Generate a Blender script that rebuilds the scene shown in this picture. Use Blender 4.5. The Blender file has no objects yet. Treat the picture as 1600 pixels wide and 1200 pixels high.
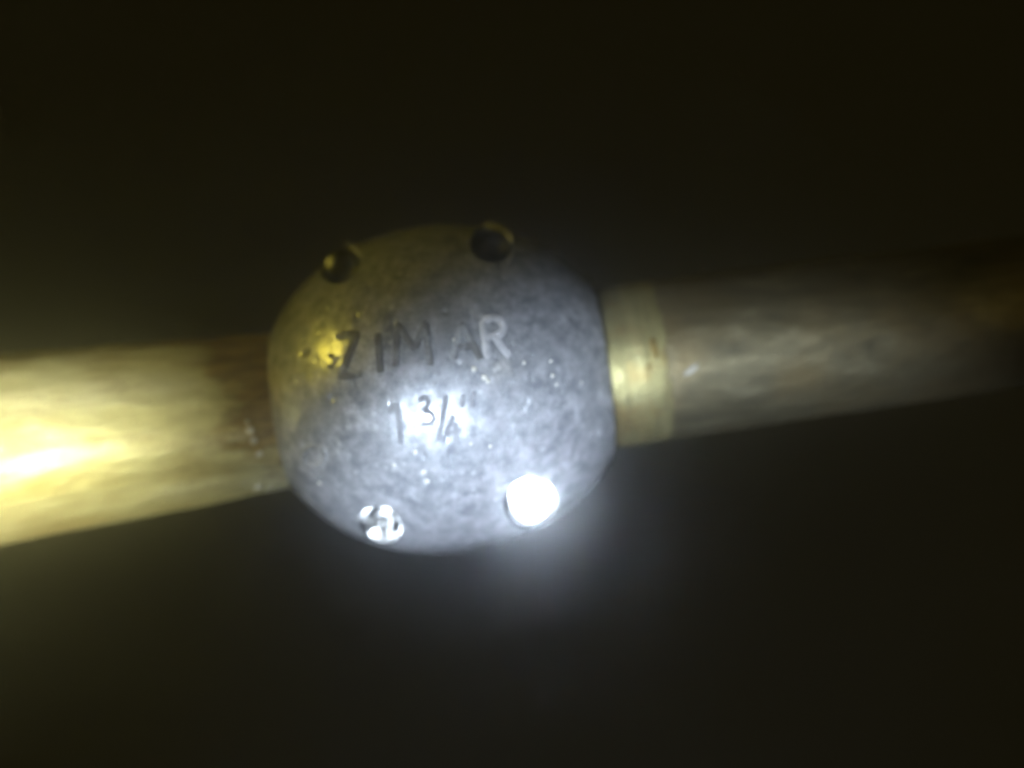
import bpy, bmesh, math, random
from mathutils import Vector, Matrix, noise

random.seed(7)
scene = bpy.context.scene
col = scene.collection

# ------------------------------------------------------------------ camera
# Lengths are real: a 45 mm propeller shaft with a 90 mm zinc collar.
MM = 0.001
S = 0.1798 * MM                      # one unit of the plan below, in metres
F = 2200.0                           # focal length in plan units over a 1600 wide picture
D = 0.3955                           # camera to the middle of the collar
CX, CY = 690.0, 608.0                # the collar's middle

cam = bpy.data.cameras.new('camera')
cam.sensor_width = 36.0
cam.lens = 36.0 * F / 1600.0
cam.clip_start = 0.01
cam.clip_end = 50.0
cam.dof.use_dof = True
cam.dof.focus_distance = D - 0.066
cam.dof.aperture_fstop = 3.6
cam_o = bpy.data.objects.new('camera', cam)
col.objects.link(cam_o)
CAM = Vector(((800 - CX) * S, -D, (CY - 600) * S))
cam_o.location = CAM
cam_o.rotation_euler = (math.radians(90), 0, 0)
scene.camera = cam_o

# ------------------------------------------------------------------ world: murky water with next to no daylight
w = bpy.data.worlds.new('World')
scene.world = w
w.use_nodes = True
bg = w.node_tree.nodes['Background']
bg.inputs['Color'].default_value = (0.0122, 0.0092, 0.0022, 1)
bg.inputs['Strength'].default_value = 0.72

# ------------------------------------------------------------------ the diver's torches, a side light and an added amber fill
def aim(o, target):
    o.rotation_euler = (Vector(target) - o.location).to_track_quat('-Z', 'Y').to_euler()

def spot(name, loc, target, energy, colour, cone_deg, blend, radius):
    l = bpy.data.lights.new(name, 'SPOT')
    l.energy = energy
    l.color = colour
    l.spot_size = math.radians(cone_deg)
    l.spot_blend = blend
    l.shadow_soft_size = radius
    o = bpy.data.objects.new(name, l)
    o.location = loc
    col.objects.link(o)
    aim(o, target)
    return o

TORCH = Vector((-0.024, -0.36, -0.100))
spot('white_torch_light', TORCH, (0.050, -0.03, -0.083), 15.0, (0.75, 0.86, 1.0), 38, 0.40, 0.019)
WARM = Vector((-0.282, -0.36, -0.125))
spot('warm_torch_light', WARM, (-0.132, 0.0, -0.040), 35.0, (0.99, 0.98, 0.70), 24, 1.0, 0.018)
spot('amber_side_light', (-0.40, -0.15, 0.150), (-0.030, -0.03, 0.000), 12.0, (1.0, 0.80, 0.09), 18.5, 1.0, 0.12)

spot('amber_far_fill', (0.34, -0.42, 0.10), (0.135, 0.0, 0.022), 0.9, (1.0, 0.84, 0.30), 30, 1.0, 0.12)  # added weak lamp, stands in for dim ambient light on the far shaft

# ------------------------------------------------------------------ render settings
scene.view_settings.view_transform = 'Standard'
scene.view_settings.look = 'None'
scene.view_settings.exposure = 0.0
scene.view_settings.gamma = 1.0
scene.view_settings.use_curve_mapping = False
scene.render.engine = 'CYCLES'
cy = scene.cycles
cy.use_denoising = True
cy.max_bounces = 8
cy.volume_bounces = 4
cy.sample_clamp_indirect = 0.0
cy.sample_clamp_direct = 0.0

# ------------------------------------------------------------------ helpers
ROLL = math.radians(7.7)             # the shaft climbs to the right
YAW = math.radians(1.0)              # and leads slightly away
FRAME = Matrix.Rotation(-ROLL, 4, 'Y') @ Matrix.Rotation(YAW, 4, 'Z')

def empty(name, loc=(0, 0, 0)):
    o = bpy.data.objects.new(name, None)
    o.empty_display_size = 0.02
    col.objects.link(o)
    o.matrix_world = Matrix.Translation(loc) @ FRAME
    return o

def link(name, me, mat, parent=None):
    o = bpy.data.objects.new(name, me)
    col.objects.link(o)
    me.materials.clear()
    me.materials.append(mat)
    if parent:
        o.parent = parent
    return o

def smooth(me, angle=40):
    for p in me.polygons:
        p.use_smooth = True
    me.set_sharp_from_angle(angle=math.radians(angle))

def fbm(p, octaves=4):
    a, s, f = 0.0, 0.5, 1.0
    for _ in range(octaves):
        a += s * noise.noise(p * f)
        s *= 0.5
        f *= 2.03
    return a

class NT:
    def __init__(self, name):
        self.m = bpy.data.materials.new(name)
        self.m.use_nodes = True
        self.t = self.m.node_tree
        self.b = self.t.nodes['Principled BSDF']
        tc = self.t.nodes.new('ShaderNodeTexCoord')
        self.co = tc.outputs['Object']
    def n(self, kind, **kw):
        nd = self.t.nodes.new(kind)
        for k, v in kw.items():
            if hasattr(nd, k):
                setattr(nd, k, v)
            else:
                nd.inputs[k.replace('_', ' ')].default_value = v
        return nd
    def l(self, a, b):
        self.t.links.new(a, b)
    def noise(self, scale, detail=5, rough=0.55, stretch=None):
        n = self.n('ShaderNodeTexNoise', Scale=scale, Detail=detail, Roughness=rough)
        src = self.co
        if stretch:
            mp = self.n('ShaderNodeMapping')
            mp.inputs['Scale'].default_value = stretch
            self.l(self.co, mp.inputs['Vector'])
            src = mp.outputs['Vector']
        self.l(src, n.inputs['Vector'])
        return n.outputs['Fac']
    def ramp(self, src, stops):
        r = self.n('ShaderNodeValToRGB')
        el = r.color_ramp.elements
        while len(el) < len(stops):
            el.new(0.5)
        for e, (p, c) in zip(el, stops):
            e.position = p
            e.color = c if len(c) == 4 else (*c, 1)
        self.l(src, r.inputs['Fac'])
        return r.outputs['Color']
    def mix(self, fac, a, b, mode='MIX'):
        m = self.n('ShaderNodeMix', data_type='RGBA', blend_type=mode)
        for sock, v in ((m.inputs[0], fac), (m.inputs[6], a), (m.inputs[7], b)):
            if hasattr(v, 'is_output'):
                self.l(v, sock)
            else:
                sock.default_value = v if not isinstance(v, tuple) else (*v, 1)[:4]
        return m.outputs[2]
    def bump(self, h, strength, dist, prev=None):
        b = self.n('ShaderNodeBump', Strength=strength, Distance=dist)
        self.l(h, b.inputs['Height'])
        if prev is not None:
            self.l(prev, b.inputs['Normal'])
        return b.outputs['Normal']

G = lambda v: (v, v, v)

# ------------------------------------------------------------------ materials
def zinc_material(name, tint=1.0):
    k = NT(name)
    big = k.noise(85, 5, 0.62)
    mid = k.noise(270, 6, 0.74)
    fine = k.noise(800, 3, 0.6)
    vor = k.n('ShaderNodeTexVoronoi', Scale=330.0, Randomness=1.0)
    k.l(k.co, vor.inputs['Vector'])
    spots = k.ramp(vor.outputs['Distance'], [(0.16, G(1)), (0.34, G(0))])
    pick = k.ramp(k.noise(120, 2), [(0.50, G(0)), (0.62, G(1))])
    spots = k.mix(1.0, spots, pick, 'MULTIPLY')
    base = k.ramp(mid, [(0.37, (0.17 * tint, 0.185 * tint, 0.22 * tint)),
                        (0.52, (0.40 * tint, 0.415 * tint, 0.445 * tint)),
                        (0.64, (0.60 * tint, 0.615 * tint, 0.66 * tint))])
    base = k.mix(k.ramp(big, [(0.38, G(0)), (0.66, G(0.55))]), base, (0.27 * tint, 0.285 * tint, 0.31 * tint))
    base = k.mix(k.mix(1.0, spots, G(0.8), 'MULTIPLY'), base, (0.62 * tint, 0.64 * tint, 0.66 * tint))
    k.l(base, k.b.inputs['Base Color'])
    k.b.inputs['Metallic'].default_value = 0.32
    rg = k.ramp(mid, [(0.3, G(0.50)), (0.7, G(0.38))])
    k.l(rg, k.b.inputs['Roughness'])
    k.b.inputs['Coat Weight'].default_value = 1.0
    k.b.inputs['Coat IOR'].default_value = 1.7
    k.b.inputs['Coat Roughness'].default_value = 0.19
    nb = k.bump(mid, 0.18, 0.0004)
    nb = k.bump(spots, 0.2, 0.00015, nb)
    nb = k.bump(fine, 0.25, 0.00018, nb)
    k.l(nb, k.b.inputs['Normal'])
    return k.m

def letter_material(name, c0, c1, worn=0.0):
    k = NT(name)
    c = k.ramp(k.noise(300, 4), [(0.35, c0), (0.65, c1)])
    if worn:
        c = k.mix(k.ramp(k.noise(170, 5, 0.65), [(0.50, G(0)), (0.62, G(worn))]), c, (0.36, 0.375, 0.40))
    k.l(c, k.b.inputs['Base Color'])
    k.b.inputs['Roughness'].default_value = 0.7
    k.b.inputs['Specular IOR Level'].default_value = 0.2
    k.l(k.bump(k.noise(700, 3), 0.4, 0.0003), k.b.inputs['Normal'])
    return k.m

def bronze_material():
    k = NT('streaked_bronze')
    streak = k.noise(75, 7, 0.66, (0.2, 1, 1))
    blot = k.noise(46, 6, 0.66, (0.4, 1, 1))
    fine = k.noise(420, 4, 0.6, (0.25, 1, 1))
    c = k.ramp(streak, [(0.30, (0.36, 0.30, 0.10)), (0.5, (0.59, 0.555, 0.29)), (0.7, (0.76, 0.74, 0.52))])
    c = k.mix(k.ramp(blot, [(0.48, G(0)), (0.60, G(0.65))]), c, (0.26, 0.19, 0.06))
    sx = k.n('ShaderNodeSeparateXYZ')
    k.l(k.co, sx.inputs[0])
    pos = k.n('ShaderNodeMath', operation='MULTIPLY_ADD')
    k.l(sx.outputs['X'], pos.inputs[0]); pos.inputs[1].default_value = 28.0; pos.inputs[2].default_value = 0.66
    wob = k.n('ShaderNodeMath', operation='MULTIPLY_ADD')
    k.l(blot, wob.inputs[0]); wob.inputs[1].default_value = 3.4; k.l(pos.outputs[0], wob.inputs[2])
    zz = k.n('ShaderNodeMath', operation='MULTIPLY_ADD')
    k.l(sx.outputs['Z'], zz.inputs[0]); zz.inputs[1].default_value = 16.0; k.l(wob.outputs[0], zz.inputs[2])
    brown = k.ramp(fine, [(0.38, (0.15, 0.09, 0.02)), (0.62, (0.38, 0.25, 0.07))])  # brown tone, stronger beside the collar and towards the top
    c = k.mix(k.ramp(zz.outputs[0], [(0.60, G(0)), (0.86, G(0.9))]), c, brown)
    k.l(c, k.b.inputs['Base Color'])
    k.b.inputs['Metallic'].default_value = 0.6
    k.l(k.ramp(blot, [(0.3, G(0.48)), (0.7, G(0.66))]), k.b.inputs['Roughness'])
    nb = k.bump(streak, 0.8, 0.0016)
    nb = k.bump(fine, 0.3, 0.0003, nb)
    k.l(nb, k.b.inputs['Normal'])
    return k.m

def band_material():
    k = NT('scraped_bronze')
    streak = k.noise(160, 4, 0.55, (1, 0.2, 0.2))
    blot = k.noise(95, 3)
    c = k.ramp(streak, [(0.3, (0.30, 0.27, 0.12)), (0.7, (0.43, 0.39, 0.19))])
    c = k.mix(k.ramp(blot, [(0.50, G(0)), (0.66, G(0.75))]), c, (0.30, 0.20, 0.06))
    scr = k.noise(520, 4, 0.7, (1, 0.08, 0.08))
    c = k.mix(k.ramp(scr, [(0.52, G(0)), (0.62, G(0.55))]), c, (0.17, 0.14, 0.06))
    edge = k.noise(240, 5, 0.7)
    c = k.mix(k.ramp(edge, [(0.55, G(0)), (0.66, G(0.5))]), c, (0.22, 0.19, 0.11))
    k.l(c, k.b.inputs['Base Color'])
    k.b.inputs['Metallic'].default_value = 0.75
    k.b.inputs['Roughness'].default_value = 0.50
    k.l(k.bump(edge, 0.4, 0.0006, k.bump(scr, 0.35, 0.0005)), k.b.inputs['Normal'])
    return k.m

def fouled_material():
    k = NT('fouled_grey_shaft')
    streak = k.noise(190, 6, 0.7, (0.3, 1, 1))
    blot = k.noise(42, 4, 0.6)
    c = k.ramp(streak, [(0.3, (0.07, 0.063, 0.042)), (0.55, (0.18, 0.158, 0.095)), (0.75, (0.38, 0.34, 0.23))])
    c = k.mix(k.ramp(blot, [(0.45, G(0)), (0.65, G(0.6))]), c, (0.20, 0.15, 0.07))
    k.l(c, k.b.inputs['Base Color'])
    k.l(k.ramp(streak, [(0.4, G(0.60)), (0.7, G(0.46))]), k.b.inputs['Roughness'])
    k.b.inputs['Metallic'].default_value = 0.85
    nb = k.bump(streak, 0.45, 0.0011)
    k.l(nb, k.b.inputs['Normal'])
    return k.m

def steel_material(name, rough, c=0.75):
    k = NT(name)
    n = k.noise(900, 3)
    k.b.inputs['Base Color'].default_value = (c, c, c * 0.97, 1)
    k.b.inputs['Metallic'].default_value = 1.0
    k.l(k.ramp(n, [(0.3, G(rough)), (0.7, G(rough * 1.25))]), k.b.inputs['Roughness'])
    return k.m

def deposit_material():
    k = NT('chalky_deposit')
    k.l(k.ramp(k.noise(900, 3), [(0.3, (0.55, 0.53, 0.46)), (0.7, (0.75, 0.74, 0.68))]), k.b.inputs['Base Color'])
    k.b.inputs['Roughness'].default_value = 0.5
    return k.m

ZINC = zinc_material('cast_zinc')
LETTER_DARK = letter_material('dirty_relief', (0.10, 0.10, 0.095), (0.19, 0.19, 0.18), 0.85)
LETTER_PALE = letter_material('worn_glint_relief', (0.44, 0.44, 0.47), (0.64, 0.64, 0.67), 0.7)  # the worn letter, also the painted glints at the pocket mouths
LETTER_GREY = letter_material('grey_relief', (0.16, 0.165, 0.185), (0.26, 0.265, 0.29), 0.6)
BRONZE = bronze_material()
BAND = band_material()
FOULED = fouled_material()
STEEL_BRIGHT = steel_material('polished_steel', 0.17, 0.36)
STEEL = steel_material('steel', 0.24, 0.75)
STEEL_WORN = steel_material('worn_steel', 0.19, 0.30)
STEEL_DULL = steel_material('dull_steel', 0.34, 0.30)
DEPOSIT = deposit_material()
GLINT = letter_material('pale_glint', (0.24, 0.23, 0.20), (0.45, 0.43, 0.38))

# ------------------------------------------------------------------ zinc collar
# collar space: x along the shaft, -y towards the viewer, z up; plan units times S
A_SEMI, B_SEMI, HALF, BORE = 290.0, 254.0, 248.0, 121.0
LEFT = 247.0                         # the left-hand end is shorter and runs out thin

def outer(u):
    a = 306.0 if u > 0 else 284.0        # the right-hand end is blunter
    r = B_SEMI * math.sqrt(max(0.0, 1 - (u / a) ** 2))
    return max(r, 126.0)

def half_collar(nu, nphi, rough, gap):
    """A solid half collar open towards +y, swept 180 degrees about x."""
    prof = []
    for i in range(nu + 1):
        t = i / nu
        u = -LEFT + (HALF + LEFT) * t
        prof.append((u, outer(u), True))
    prof = [(-LEFT + 1, BORE, False), (-LEFT - 1.0, 123.0, False)] + prof + [(HALF + 3.0, outer(HALF) - 4, False), (HALF + 1.0, BORE, False)]
    # bore is closed by the profile returning to its start
    vs, fs = [], []
    m = len(prof)
    for j in range(nphi + 1):
        ph = -math.pi / 2 + math.pi * j / nphi
        for (u, r, out) in prof:
            if out and rough:
                p = Vector((u, r * math.cos(ph), r * math.sin(ph)))
                edge = max(0.0, min(1.0, (HALF - u) / 25, (LEFT + u) / 25))
                d = fbm(p * 0.012, 3) * 3.0 + fbm(p * 0.05 + Vector((9, 3, 1)), 3) * 0.7
                q = noise.noise(p * 0.085 + Vector((4, 4, 4)))
                if q > 0.48:
                    d -= (q - 0.48) * 9
                r = r + d * (0.3 + 0.7 * edge)
            y = -r * math.cos(ph)
            if abs(y) < gap:
                y = -gap
            vs.append((u * S, y * S, r * math.sin(ph) * S))
    for j in range(nphi):
        for i in range(m):
            a = j * m + i
            b = j * m + (i + 1) % m
            fs.append((a, b, b + m, a + m))
    fs.append(tuple(range(m - 1, -1, -1)))
    fs.append(tuple(range(nphi * m, nphi * m + m)))
    me = bpy.data.meshes.new('half_shell')
    me.from_pydata(vs, [], fs)
    bm = bmesh.new()
    bm.from_mesh(me)
    bmesh.ops.recalc_face_normals(bm, faces=bm.faces)
    bm.to_mesh(me)
    bm.free()
    return me

anode = empty('shaft_anode')
anode['label'] = 'rounded grey zinc collar with raised lettering clamped around the bronze shaft'
anode['category'] = 'anode'

front = link('half_shell', half_collar(230, 210, True, 1.2), ZINC, anode)
rear = link('half_shell', half_collar(60, 48, False, 1.2), ZINC, anode)
rear.rotation_euler = (math.pi, 0, 0)
smooth(rear.data)

# screw pockets, bored parallel to each other through the front half
# (u along the shaft, v down, floor depth towards the viewer, pocket radius, head radius)
POCKETS = [(-121, -203, 48, 31, 27), (106, -203, 52, 31, 27),
           (-111, 187, 66, 32, 31), (111, 184, 62, 41, 40.5)]

def cylinder(bm, u, v, y0, y1, r, n=40, r2=None):
    r2 = r if r2 is None else r2
    rings = []
    for (y, rr) in ((y0, r), (y1, r2)):
        rings.append([bm.verts.new(((u + rr * math.cos(2 * math.pi * k / n)) * S, y * S,
                                    (-v + rr * math.sin(2 * math.pi * k / n)) * S)) for k in range(n)])
    for k in range(n):
        bm.faces.new((rings[0][k], rings[0][(k + 1) % n], rings[1][(k + 1) % n], rings[1][k]))
    bm.faces.new(rings[0][::-1])
    bm.faces.new(rings[1])

bm = bmesh.new()
for (u, v, fl, pr, hr) in POCKETS:
    cylinder(bm, u, v, -fl, -330, pr, 48, pr * (1.0 if pr > 40 else 1.1))
bmesh.ops.recalc_face_normals(bm, faces=bm.faces)
cm = bpy.data.meshes.new('cutter')
bm.to_mesh(cm)
bm.free()
cut = bpy.data.objects.new('cutter', cm)
col.objects.link(cut)
cut.matrix_world = anode.matrix_world
bpy.context.view_layer.update()
md = front.modifiers.new('pockets', 'BOOLEAN')
md.operation = 'DIFFERENCE'
md.solver = 'EXACT'
md.object = cut
dg = bpy.context.evaluated_depsgraph_get()
new_me = bpy.data.meshes.new_from_object(front.evaluated_get(dg))
front.modifiers.clear()
front.data = new_me
bpy.data.objects.remove(cut)
new_me.materials.clear()
new_me.materials.append(ZINC)
smooth(new_me, 35)

# screws: cap heads with a hexagon socket
def screw(u, v, fl, hr, mat, lean, proud, dome, socket_r=0.48):
    """lean: direction the head's face looks along, in collar space."""
    t = 13.0
    bm = bmesh.new()
    n = 48
    def ring(r, y, hexa=False):
        out = []
        for k in range(n):
            a = 2 * math.pi * k / n
            rr = r
            if hexa:
                b = (a % (math.pi / 3)) - math.pi / 6
                rr = r * math.cos(math.pi / 6) / math.cos(b)
            out.append(bm.verts.new((rr * math.cos(a) * S, y * S, rr * math.sin(a) * S)))
        return out
    sr = hr * socket_r
    rings = [ring(hr, t + 6), ring(hr, 2.5), ring(hr * 0.97, 0.6), ring(hr * 0.92, -dome * 0.12),
             ring(hr * 0.75, -dome * 0.5), ring(sr * 1.18, -dome * 0.9), ring(sr, -dome, True), ring(sr * 0.98, 9.0, True)]
    for a, b in zip(rings, rings[1:]):
        for k in range(n):
            bm.faces.new((a[k], a[(k + 1) % n], b[(k + 1) % n], b[k]))
    bm.faces.new(rings[0][::-1])
    bm.faces.new(rings[-1])
    bmesh.ops.recalc_face_normals(bm, faces=bm.faces)
    me = bpy.data.meshes.new('socket_screw')
    bm.to_mesh(me)
    bm.free()
    smooth(me, 30)
    o = link('socket_screw', me, mat, anode)
    o.location = (u * S, -(fl + proud) * S, -v * S)
    o.rotation_euler = Vector((0, -1, 0)).rotation_difference(Vector(lean)).to_euler()
    return o

inv = FRAME.inverted().to_3x3()
def half_vector(u, v, depth):
    p = FRAME @ Vector((u * S, -depth * S, -v * S))
    h = ((CAM - p).normalized() + (TORCH - p).normalized()).normalized()
    return inv @ h

screw(-121, -203, 48, 27, STEEL_DULL, (0.20, -1, -0.10), 16, 8, 0.5)
screw(106, -203, 52, 27, STEEL_DULL, (-0.02, -1, 0.05), 16, 8, 0.5)

def worn_screw(u, v, fl, hr, mat, lean, proud):
    """a cap head whose flanks are knocked into uneven facets round a rounded middle"""
    bm = bmesh.new()
    rnd = random.Random(21)
    n = 7
    tilts = [(rnd.uniform(-0.35, 0.35), rnd.uniform(-0.30, 0.30)) for _ in range(n)]
    def P(r, a, y):
        return bm.verts.new((r * math.cos(a) * S, y * S, r * math.sin(a) * S))
    for k in range(n):                       # flat facets, each with its own tilt
        a0, a1 = 2 * math.pi * (k + 0.06) / n, 2 * math.pi * (k + 0.94) / n
        tt, tr = tilts[k]
        steps = [a0 + (a1 - a0) * i / 4 for i in range(5)]
        ri, ro = hr * 0.46, hr * 0.95
        inn, out, skirt, well = [], [], [], []
        for a in steps:
            da = (a - (a0 + a1) / 2) * hr * 0.7
            yi, yo = tt * da - tr * (-hr * 0.25), tt * da - tr * (hr * 0.25)
            inn.append(P(ri, a, yi)); out.append(P(ro, a, yo)); skirt.append(P(ro * 1.03, a, 22)); well.append(P(ri * 0.95, a, 10))
        for i in range(4):
            bm.faces.new((inn[i], inn[i + 1], out[i + 1], out[i]))
            bm.faces.new((out[i], out[i + 1], skirt[i + 1], skirt[i]))
            bm.faces.new((inn[i], well[i], well[i + 1], inn[i + 1]))
        bm.faces.new((inn[0], out[0], skirt[0], well[0]))
        bm.faces.new((inn[-1], well[-1], skirt[-1], out[-1]))
    m = 24
    rings = []
    for j in range(7):                       # rounded middle
        t = j / 6 * math.pi / 2
        r = hr * 0.36 * math.cos(t)
        y = 6 - hr * 0.22 * math.sin(t)
        rings.append([P(max(r, 0.05), 2 * math.pi * i / m, y) for i in range(m)])
    rings.insert(0, [P(hr * 0.36, 2 * math.pi * i / m, 20) for i in range(m)])
    for r0, r1 in zip(rings, rings[1:]):
        for i in range(m):
            bm.faces.new((r0[i], r0[(i + 1) % m], r1[(i + 1) % m], r1[i]))
    bm.faces.new(rings[-1])
    disc = [P(hr * 0.9, 2 * math.pi * i / m, 11) for i in range(m)]
    bm.faces.new(disc)
    bmesh.ops.recalc_face_normals(bm, faces=bm.faces)
    me = bpy.data.meshes.new('socket_screw')
    bm.to_mesh(me)
    bm.free()
    smooth(me, 25)
    o = link('socket_screw', me, mat, anode)
    o.location = (u * S, -(fl + proud) * S, -v * S)
    o.rotation_euler = Vector((0, -1, 0)).rotation_difference(Vector(lean)).to_euler()
    return o

worn_screw(-111, 187, 66, 29.5, STEEL_WORN, half_vector(-111, 187, 84) + Vector((0.19, 0, 0.15)), 11)
screw(111, 184, 62, 40.5, STEEL_BRIGHT, half_vector(111, 184, 70), 8, 0.4, 0.36)

# ------------------------------------------------------------------ raised casting marks
CA, SA = math.cos(ROLL), math.sin(ROLL)

def on_surface(px, py, lift):
    """plan position -> point on the collar's front, lifted off it"""
    dx, dy = (px - CX), (py - CY)
    # near points look larger: bring them back to the collar's own scale
    u, v = dx * CA - dy * SA, dx * SA + dy * CA
    for _ in range(3):
        wv = math.sqrt(max(1.0, outer(u) ** 2 - v * v))
        sc = (D / S - wv) / (D / S)
        cxo, cyo = 800 - CX, 600 - CY
        ddx, ddy = cxo + (px - 800) * sc, cyo + (py - 600) * sc
        u, v = ddx * CA - ddy * SA, ddx * SA + ddy * CA
    r = outer(u)
    wv = math.sqrt(max(1.0, r * r - v * v))
    p = Vector((u, -wv, -v))
    n = Vector((u / A_SEMI ** 2, -wv / B_SEMI ** 2, -v / B_SEMI ** 2)).normalized()
    pr = Vector((u, wv, -v))
    d = fbm(Vector((u, wv, -v)) * 0.012, 3) * 3.0
    return (p + n * (lift + d)), n

def resample(pts, step=3.0):
    out = [Vector(pts[0])]
    for a, b in zip(pts, pts[1:]):
        a, b = Vector(a), Vector(b)
        k = max(1, int((b - a).length / step))
        for i in range(1, k + 1):
            out.append(a.lerp(b, i / k))
    return out

def relief(name, strokes, width, height, mat, parent=anode):
    bm = bmesh.new()
    for st in strokes:
        pts = resample([Vector((x, y)) for x, y in st])
        prev = None
        rings = []
        for i, p in enumerate(pts):
            a = pts[max(0, i - 1)]
            b = pts[min(len(pts) - 1, i + 1)]
            t = (b - a)
            t = t.normalized() if t.length > 1e-6 else Vector((0, 1))
            nrm = Vector((-t.y, t.x))
            wob = 1 + 0.16 * noise.noise(Vector((p.x * 0.12, p.y * 0.12, 3.3)))
            end = 0.72 if i in (0, len(pts) - 1) else 1.0
            ring = []
            for (o, h) in ((-0.5, -2.5), (-0.46, 0.55), (-0.26, 0.95), (0.26, 0.95), (0.46, 0.55), (0.5, -2.5)):
                q = p + nrm * (o * width * wob * end)
                c, _ = on_surface(q.x, q.y, h * height if h > 0 else h)
                ring.append(bm.verts.new(c * S))
            rings.append(ring)
        for r0, r1 in zip(rings, rings[1:]):
            for k in range(5):
                bm.faces.new((r0[k], r0[k + 1], r1[k + 1], r1[k]))
        bm.faces.new(rings[0][::-1])
        bm.faces.new(rings[-1])
    bmesh.ops.recalc_face_normals(bm, faces=bm.faces)
    me = bpy.data.meshes.new(name)
    bm.to_mesh(me)
    bm.free()
    smooth(me, 50)
    return link(name, me, mat, parent)

H = 2.0
relief('dot_mark', [[(514, 553), (513.5, 560)]], 9, H, LETTER_DARK)
relief('dot_mark', [[(513, 570), (512.5, 577)]], 9, H, LETTER_DARK)
relief('letter', [[(522, 528), (537, 524), (554, 523), (547, 543), (538, 564), (529, 589), (544, 588), (562, 584)]], 12, H, LETTER_DARK)
relief('letter', [[(586, 521), (588, 550), (590, 583)]], 12, H, LETTER_DARK)
relief('letter', [[(614, 574), (615, 540), (617, 508), (630, 528), (642, 546), (651, 528), (660, 506), (664, 540), (668, 572)]], 12, H, LETTER_DARK)
relief('letter', [[(703, 562), (710, 535), (718, 508), (731, 534), (746, 562)], [(709, 544), (735, 542)]], 12, H, LETTER_DARK)
relief('letter', [[(749, 502), (753, 530), (758, 560)], [(750, 501), (766, 496), (779, 500), (784, 511), (778, 523), (755, 529)], [(767, 527), (780, 543), (792, 558)]], 12, H, LETTER_PALE)
relief('numeral', [[(602, 645), (609, 639), (616, 633), (619, 660), (623, 694)]], 8.5, 1.6, LETTER_GREY)
relief('numeral', [[(649, 627), (658, 621), (665, 628), (662, 637), (655, 642)], [(657, 642), (669, 645), (674, 655), (667, 663), (654, 662)]], 8.5, 1.6, LETTER_GREY)
relief('slash', [[(692, 619), (688, 645), (680, 690)]], 8.5, 1.6, LETTER_GREY)
relief('numeral', [[(704, 650), (698, 664), (692, 677), (704, 676), (716, 674)], [(706, 661), (708, 692)]], 8.5, 1.6, LETTER_GREY)
relief('inch_mark', [[(719, 617), (717, 637)]], 7.5, H, LETTER_GREY)
relief('inch_mark', [[(736, 612), (733, 637)]], 7.5, H, LETTER_GREY)
ring_pts = [(487 + 17 * math.cos(a), 714 + 16 * math.sin(a)) for a in [k * math.pi / 8 for k in range(17)]]
relief('cast_ring', [ring_pts], 9, 2.2, ZINC)

# glints at the upper pocket mouths, put in as pale raised arcs
def glint_arc(cx, cy, r, a0, a1, width):
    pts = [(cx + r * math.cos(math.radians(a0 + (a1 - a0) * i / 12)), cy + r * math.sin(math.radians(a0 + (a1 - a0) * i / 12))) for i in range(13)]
    relief('pocket_glint', [pts], width, 2.0, LETTER_PALE)
glint_arc(766, 386, 34, -110, -15, 5)
glint_arc(766, 386, 34, 15, 45, 4)
glint_arc(531, 414, 34, -75, -15, 5)

# ------------------------------------------------------------------ shaft
def lathe(name, stations, nphi, mat, parent, phi0=0.0, phi1=2 * math.pi, amp=0.0, fr=0.03, thick=None, ragged=0.0, wobble=0.0):
    """stations: (u, r). A skin of revolution about x, or a curved plate when phi1-phi0 < 2 pi."""
    full = abs(phi1 - phi0 - 2 * math.pi) < 1e-6
    vs, fs = [], []
    m = len(stations)
    cnt = nphi if full else nphi + 1
    layers = [0.0] if thick is None else [0.0, -thick]
    for lay in layers:
        for j in range(cnt):
            for (u, r) in stations:
                t = j / nphi
                p0, p1 = phi0, phi1
                if ragged:
                    p0 += ragged * fbm(Vector((u * 0.008, 1.7, 0)), 4)
                    p1 += ragged * fbm(Vector((u * 0.008, 8.1, 4)), 4)
                ph = p0 + (p1 - p0) * t
                p = Vector((u * 0.35, r * math.cos(ph), r * math.sin(ph)))
                uu = u
                if wobble and u > stations[m - 5][0]:
                    uu += wobble * fbm(Vector((math.cos(ph) * 2.2, math.sin(ph) * 2.2, 5.0)), 4)
                rr = r + lay + (amp * fbm(p * fr, 4) if amp else 0)
                vs.append((uu * S, -rr * math.cos(ph) * S, rr * math.sin(ph) * S))
    off = cnt * m
    for li in range(len(layers)):
        for j in range(nphi):
            j2 = (j + 1) % cnt
            for i in range(m - 1):
                a, b = li * off + j * m + i, li * off + j2 * m + i
                fs.append((a, a + 1, b + 1, b))
    if thick is not None:
        for j in range(nphi):
            j2 = (j + 1) % cnt
            for i in (0, m - 1):
                fs.append((j * m + i, j2 * m + i, off + j2 * m + i, off + j * m + i))
        if not full:
            for j in (0, nphi):
                for i in range(m - 1):
                    fs.append((j * m + i, j * m + i + 1, off + j * m + i + 1, off + j * m + i))
    else:
        fs.append(tuple(j * m for j in range(cnt)))
        fs.append(tuple(j * m + m - 1 for j in range(cnt)))
    me = bpy.data.meshes.new(name)
    me.from_pydata(vs, [], fs)
    bm = bmesh.new()
    bm.from_mesh(me)
    bmesh.ops.recalc_face_normals(bm, faces=bm.faces)
    bm.to_mesh(me)
    bm.free()
    smooth(me, 45)
    return link(name, me, mat, parent)

shaft = empty('propeller_shaft')
shaft['label'] = 'long streaked bronze shaft running through the zinc collar'
shaft['category'] = 'shaft'

def stations(u0, u1, n, f):
    return [(u0 + (u1 - u0) * i / n, f(u0 + (u1 - u0) * i / n)) for i in range(n + 1)]

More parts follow.
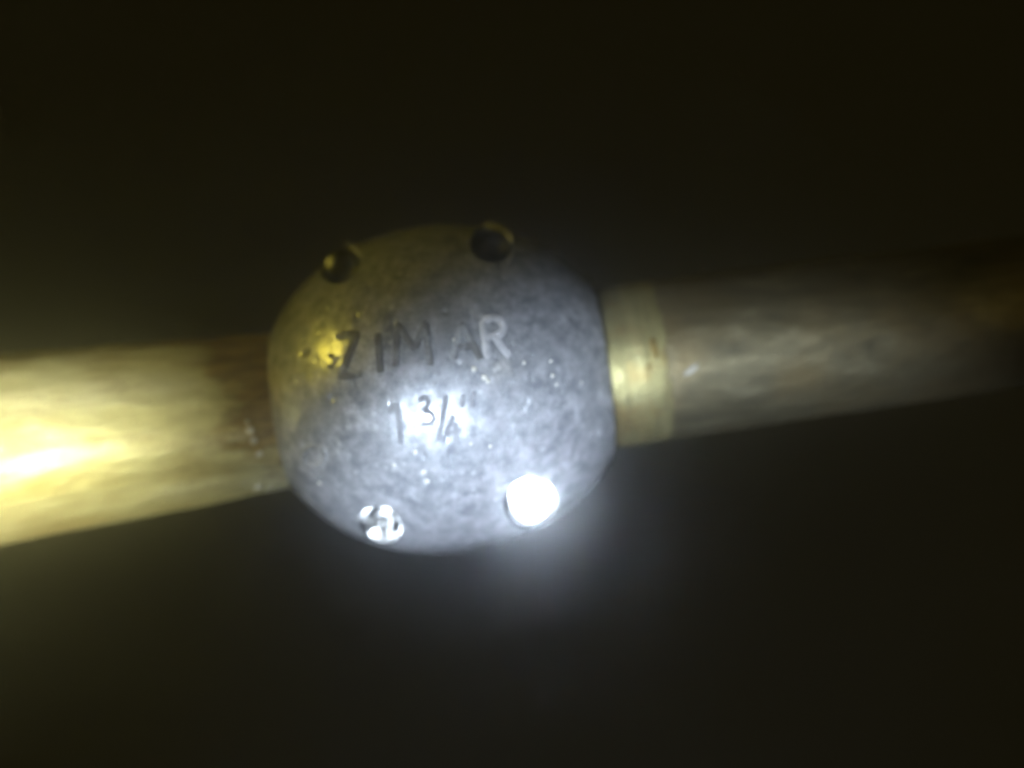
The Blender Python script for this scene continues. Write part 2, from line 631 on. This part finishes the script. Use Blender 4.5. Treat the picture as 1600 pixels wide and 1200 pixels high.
# left of the collar the shaft is crusted and a little thicker
def r_left(u):
    t = min(1.0, max(0.0, (-u - 240) / 480))
    return 119.5 + 30 * t
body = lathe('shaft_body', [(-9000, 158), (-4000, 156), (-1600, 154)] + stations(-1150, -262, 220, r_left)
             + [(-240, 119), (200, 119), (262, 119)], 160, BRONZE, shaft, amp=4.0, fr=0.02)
band = lathe('scraped_band', [(253, 125.6)] + stations(255, 342, 26, lambda u: 126.6 - 1.8 * max(0, (u - 306) / 36)) + [(346, 122.5)],
             140, BAND, shaft, amp=1.2, fr=0.05, wobble=16.0)
right = lathe('fouled_section', stations(305, 1400, 240, lambda u: 122.6 + 2.9 * min(1, (u - 305) / 50) - 9 * min(1, (u - 305) / 690)) + [(4000, 114), (9000, 112)],
              140, FOULED, shaft, amp=1.6, fr=0.06)

def lump(name, u, ph, r0, size, parent, mat, squash=0.5):
    bm = bmesh.new()
    bmesh.ops.create_icosphere(bm, subdivisions=2, radius=1.0)
    seed = Vector((u, ph * 50, size))
    for v in bm.verts:
        v.co *= 1 + 0.28 * noise.noise(v.co * 1.3 + seed)
        v.co = Vector((v.co.x, v.co.y * squash, v.co.z)) * size * S
    me = bpy.data.meshes.new(name)
    bm.to_mesh(me)
    bm.free()
    smooth(me, 80)
    o = link(name, me, mat, parent)
    o.location = (u * S, -r0 * math.cos(ph) * S, r0 * math.sin(ph) * S)
    o.rotation_euler = (-ph, 0, random.random())
    return o

def shaft_lump(px, py, r, size):
    dx, dy = px - CX, py - CY
    u, v = dx * CA - dy * SA, dx * SA + dy * CA
    lump('lime_speck', u, -math.asin(max(-0.98, min(0.98, v / r))), r, size, shaft, DEPOSIT, 0.3)

for px, py, size in ((414, 757, 6), (432, 758, 3.5), (409, 656, 4), (413, 668, 6), (417, 684, 6), (424, 704, 5)):
    shaft_lump(px, py, 126 + max(0, (420 - px)) * 0.055, size)

for px, py, size, turn in ((1064, 579, 9, 0.55),):
    dx, dy = px - CX, py - CY
    u, v = dx * CA - dy * SA, dx * SA + dy * CA
    o = lump('glint_lump', u, -math.asin(v / 126), 126.0, size, shaft, GLINT, 0.35)  # bright glint on the fouled section, put in as a pale lump
    o.scale = (1.7, 1, 0.55)
    o.rotation_euler = (0.1, turn * -0.9, 0)

RUST = letter_material('rust', (0.15, 0.10, 0.025), (0.26, 0.19, 0.06))
for px, py, size, sx_, sz_ in ((1008, 546, 10, 0.8, 1.5), (1001, 575, 5, 0.7, 1.2)):
    dx, dy = px - CX, py - CY
    u, v = dx * CA - dy * SA, dx * SA + dy * CA
    o = lump('rust_scab', u, -math.asin(v / 127), 127.5, size, shaft, RUST, 0.16)
    o.scale = (sx_, 1, sz_)

def collar_lump(px, py, size):
    p, n = on_surface(px, py, -size * 0.1)
    o = lump('lime_speck', 0, 0, 0, size, anode, DEPOSIT, 0.55)
    o.location = p * S
    o.rotation_euler = Vector((0, -1, 0)).rotation_difference(n).to_euler()

for px, py, size in ((736, 577, 4.5), (752, 590, 4.5), (758, 596, 3.5), (815, 567, 3.2), (857, 565, 3), (658, 739, 4), (663, 753, 4.2),
                     (644, 707, 3.5), (612, 727, 3.0), (860, 587, 3.4), (866, 601, 2.6), (906, 598, 2.6), (731, 694, 2.6), (762, 698, 3.0),
                     (705, 531, 3.0), (497, 755, 3.4)):
    collar_lump(px, py, size)

# ------------------------------------------------------------------ the water itself
bm = bmesh.new()
bmesh.ops.create_cube(bm, size=1.0)
for v in bm.verts:
    v.co = Vector((v.co.x * 5.0, v.co.y * 5.0, v.co.z * 4.0))
me = bpy.data.meshes.new('haze')
bm.to_mesh(me)
bm.free()
vm = bpy.data.materials.new('murky_water')
vm.use_nodes = True
t = vm.node_tree
t.nodes.remove(t.nodes['Principled BSDF'])
pv = t.nodes.new('ShaderNodeVolumePrincipled')
pv.inputs['Color'].default_value = (0.80, 0.83, 0.89, 1)
pv.inputs['Density'].default_value = 0.66
pv.inputs['Anisotropy'].default_value = 0.958
t.links.new(pv.outputs['Volume'], t.nodes['Material Output'].inputs['Volume'])
hz = link('haze', me, vm)
hz['kind'] = 'stuff'
hz['label'] = 'murky olive water filling the dark around the shaft'
